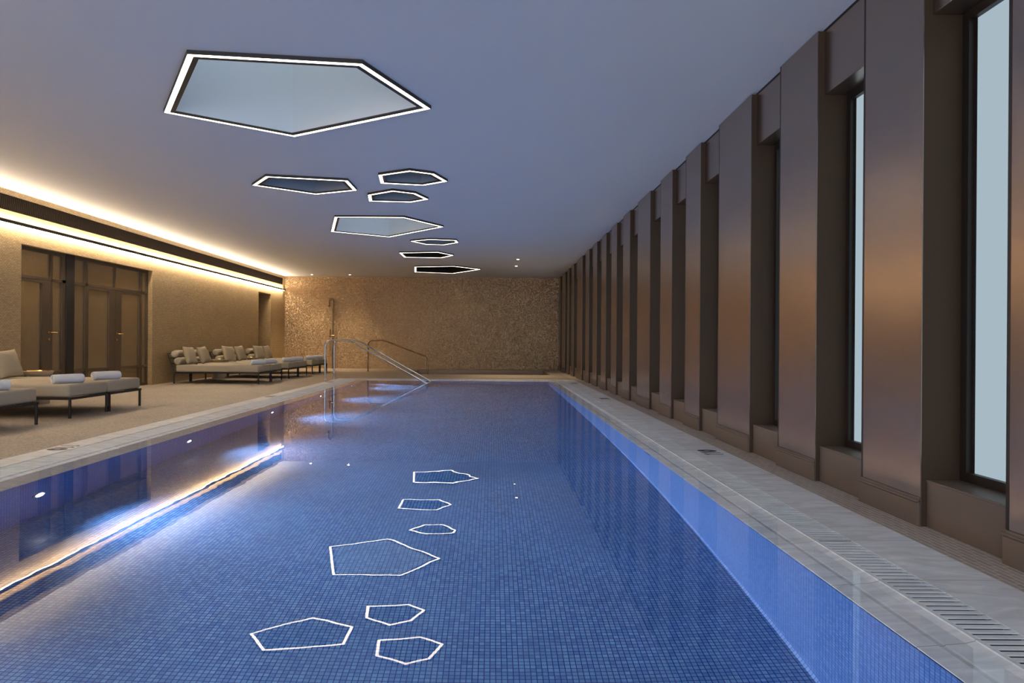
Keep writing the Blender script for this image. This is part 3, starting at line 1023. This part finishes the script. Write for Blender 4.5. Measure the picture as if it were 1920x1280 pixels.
# ------------------------------------------------------------------ ceiling downlights
DL = [(-6.27, 23.69, 'tiny ceiling downlight by the far wall, left of the shower pipe'),
      (-4.95, 23.66, 'tiny ceiling downlight by the far wall, right of the shower pipe'),
      (0.71, 20.57, 'tiny ceiling downlight, farther one of the two right of the pointed skylight'),
      (0.70, 18.90, 'tiny ceiling downlight, nearer one of the two right of the pointed skylight')]
for x, y, lab in DL:
    t = thing('downlight', lab, 'light', (x, y, ZC), 0, 'ceiling downlights')
    mb = MB().lathe([(0.050, 0.0), (0.050, -0.006), (0.034, -0.008), (0.034, 0.0)], 24)
    mb.build('trim_ring', M['ceiling'], t, smooth=True, merge=False)
    MB().lathe([(0.034, -0.004), (0.034, -0.009), (0.01, -0.0095)], 20).build('lens', M['spot_lens'], t)
    ld = bpy.data.lights.new('downlight_lamp', 'SPOT')
    ld.energy = L_SPOT
    ld.color = (1.0, 0.78, 0.5)
    ld.spot_size = math.radians(75)
    ld.spot_blend = 0.7
    ld.shadow_soft_size = 0.03
    lo = bpy.data.objects.new('downlight_lamp', ld)
    COL.objects.link(lo)
    lo.parent = t
    lo.location = (0, 0, -0.03)

# lamp of the corridor behind the glazed doors
ld = bpy.data.lights.new('corridor_lamp', 'AREA')
ld.shape = 'RECTANGLE'
ld.size, ld.size_y = 0.3, 4.0
ld.energy = 80
ld.color = (1.0, 0.88, 0.66)
lo = bpy.data.objects.new('corridor_lamp', ld)
lo.location = (-7.92, 12.8, 2.735)
lo.rotation_euler = (0, math.radians(35), 0)
COL.objects.link(lo)

# ------------------------------------------------------------------ underwater lamps
UW = [(2.3, 'round underwater pool lamp on the left side, out of the photo at the near end'),
      (4.93, 'glowing round underwater lamp nearest the camera in the left pool wall'),
      (7.36, 'glowing round underwater lamp second from the camera in the left pool wall'),
      (10.14, 'glowing round underwater lamp third from the camera in the left pool wall'),
      (13.00, 'glowing round underwater lamp fourth from the camera, before the pool steps'),
      (15.87, 'glowing round underwater lamp farthest from the camera, at the pool steps')]
for y, lab in UW:
    t = thing('underwater_lamp', lab, 'light', (PX0, y, -0.57), 0, 'underwater lamps in the left pool wall')
    bez = MB().lathe([(0.068, 0.0), (0.068, 0.012), (0.056, 0.018), (0.048, 0.012), (0.048, 0.0)], 28, (0, 0, 0), 'x').build('bezel', M['bezel'], t, smooth=True, merge=False)
    MB().lathe([(0.048, 0.004), (0.048, 0.012), (0.025, 0.016), (0.01, 0.017)], 24, (0, 0, 0), 'x').build('lens', M['pool_lens'], bez, smooth=True)
    ld = bpy.data.lights.new('underwater_lamp_light', 'SPOT')
    ld.energy = P_POOL * (0.35 if y < 3 else 1.0)
    ld.color = (0.72, 0.82, 1.0)
    ld.spot_size = math.radians(124)
    ld.spot_blend = 1.0
    ld.shadow_soft_size = 0.01
    lo = bpy.data.objects.new('underwater_lamp_light', ld)
    COL.objects.link(lo)
    lo.parent = t
    lo.location = (0.028, 0, 0)
    lo.rotation_euler = (0, math.radians(-92), 0)

# ------------------------------------------------------------------ depth markings
def text_mesh(name, body, size, m, mw, extrude=0.0008):
    cu = bpy.data.curves.new('marking_text', 'FONT')
    cu.body = body
    cu.size = size
    cu.extrude = extrude
    cu.offset = 0.012 * size
    cu.align_x = 'CENTER'
    cu.align_y = 'CENTER'
    tmp = bpy.data.objects.new('marking_text', cu)
    COL.objects.link(tmp)
    bpy.context.view_layer.update()
    me = bpy.data.meshes.new_from_object(tmp.evaluated_get(bpy.context.evaluated_depsgraph_get()))
    bpy.data.objects.remove(tmp)
    me.materials.clear()
    me.materials.append(m)
    o = bpy.data.objects.new(name, me)
    COL.objects.link(o)
    o.matrix_world = mw
    return o
def mark(x, y, side, lab):
    """the figures 1 1 0 as inlaid shapes, read from the deck behind them"""
    mb = MB()
    def prism(pts):
        n = len(pts)
        mb.add([(px, py, 0.0) for px, py in pts] + [(px, py, 0.0008) for px, py in pts],
               [tuple(reversed(range(n))), tuple(range(n, 2 * n))] + [(k, (k + 1) % n, (k + 1) % n + n, k + n) for k in range(n)])
    for cx in (-0.105, -0.020):
        prism([(cx - 0.011, -0.088), (cx + 0.011, -0.088), (cx + 0.011, 0.088), (cx - 0.006, 0.088), (cx - 0.034, 0.058), (cx - 0.034, 0.038), (cx - 0.011, 0.055)])
    n, cx = 32, 0.085
    for k in range(n):
        a0, a1 = 2 * math.pi * k / n, 2 * math.pi * (k + 1) / n
        q = [(cx + rx * math.cos(a), ry * math.sin(a)) for a, rx, ry in ((a0, 0.017, 0.030), (a0, 0.064, 0.088), (a1, 0.064, 0.088), (a1, 0.017, 0.030))]
        mb.add([(px, py, z) for z in (0.0, 0.0008) for px, py in q], [(3, 2, 1, 0), (4, 5, 6, 7), (1, 2, 6, 5), (3, 0, 4, 7)])
    o = mb.build('depth_marking', M['mark'])
    if side == 'right':     # read from the right deck, facing the pool
        R = Matrix(((0, -1, 0), (1, 0, 0), (0, 0, 1)))
    else:
        R = Matrix(((0, 1, 0), (-1, 0, 0), (0, 0, 1)))
    o.matrix_world = Matrix.Translation((x, y, 0.0004)) @ R.to_4x4()
    tag(o, lab, 'marking', 'depth markings on the coping')
for y, word in ((6.25, 'nearest'), (12.1, 'middle'), (16.5, 'farthest')):
    mark(2.0, y, 'right', 'dark inlaid depth numerals on the right coping, %s of three' % word)
    mark(-3.92, y, 'left', 'dark inlaid depth numerals on the left coping, %s of three' % word)
mw = Matrix.Translation((PX1 - 0.002, 6.35, -0.10)) @ Matrix(((0, 0, -1), (-1, 0, 0), (0, 1, 0))).to_4x4()
tag(text_mesh('depth_marking', '1.10M', 0.075, M['mark_blue'], mw), 'small dark blue depth figures on the right pool wall at the waterline', 'marking')
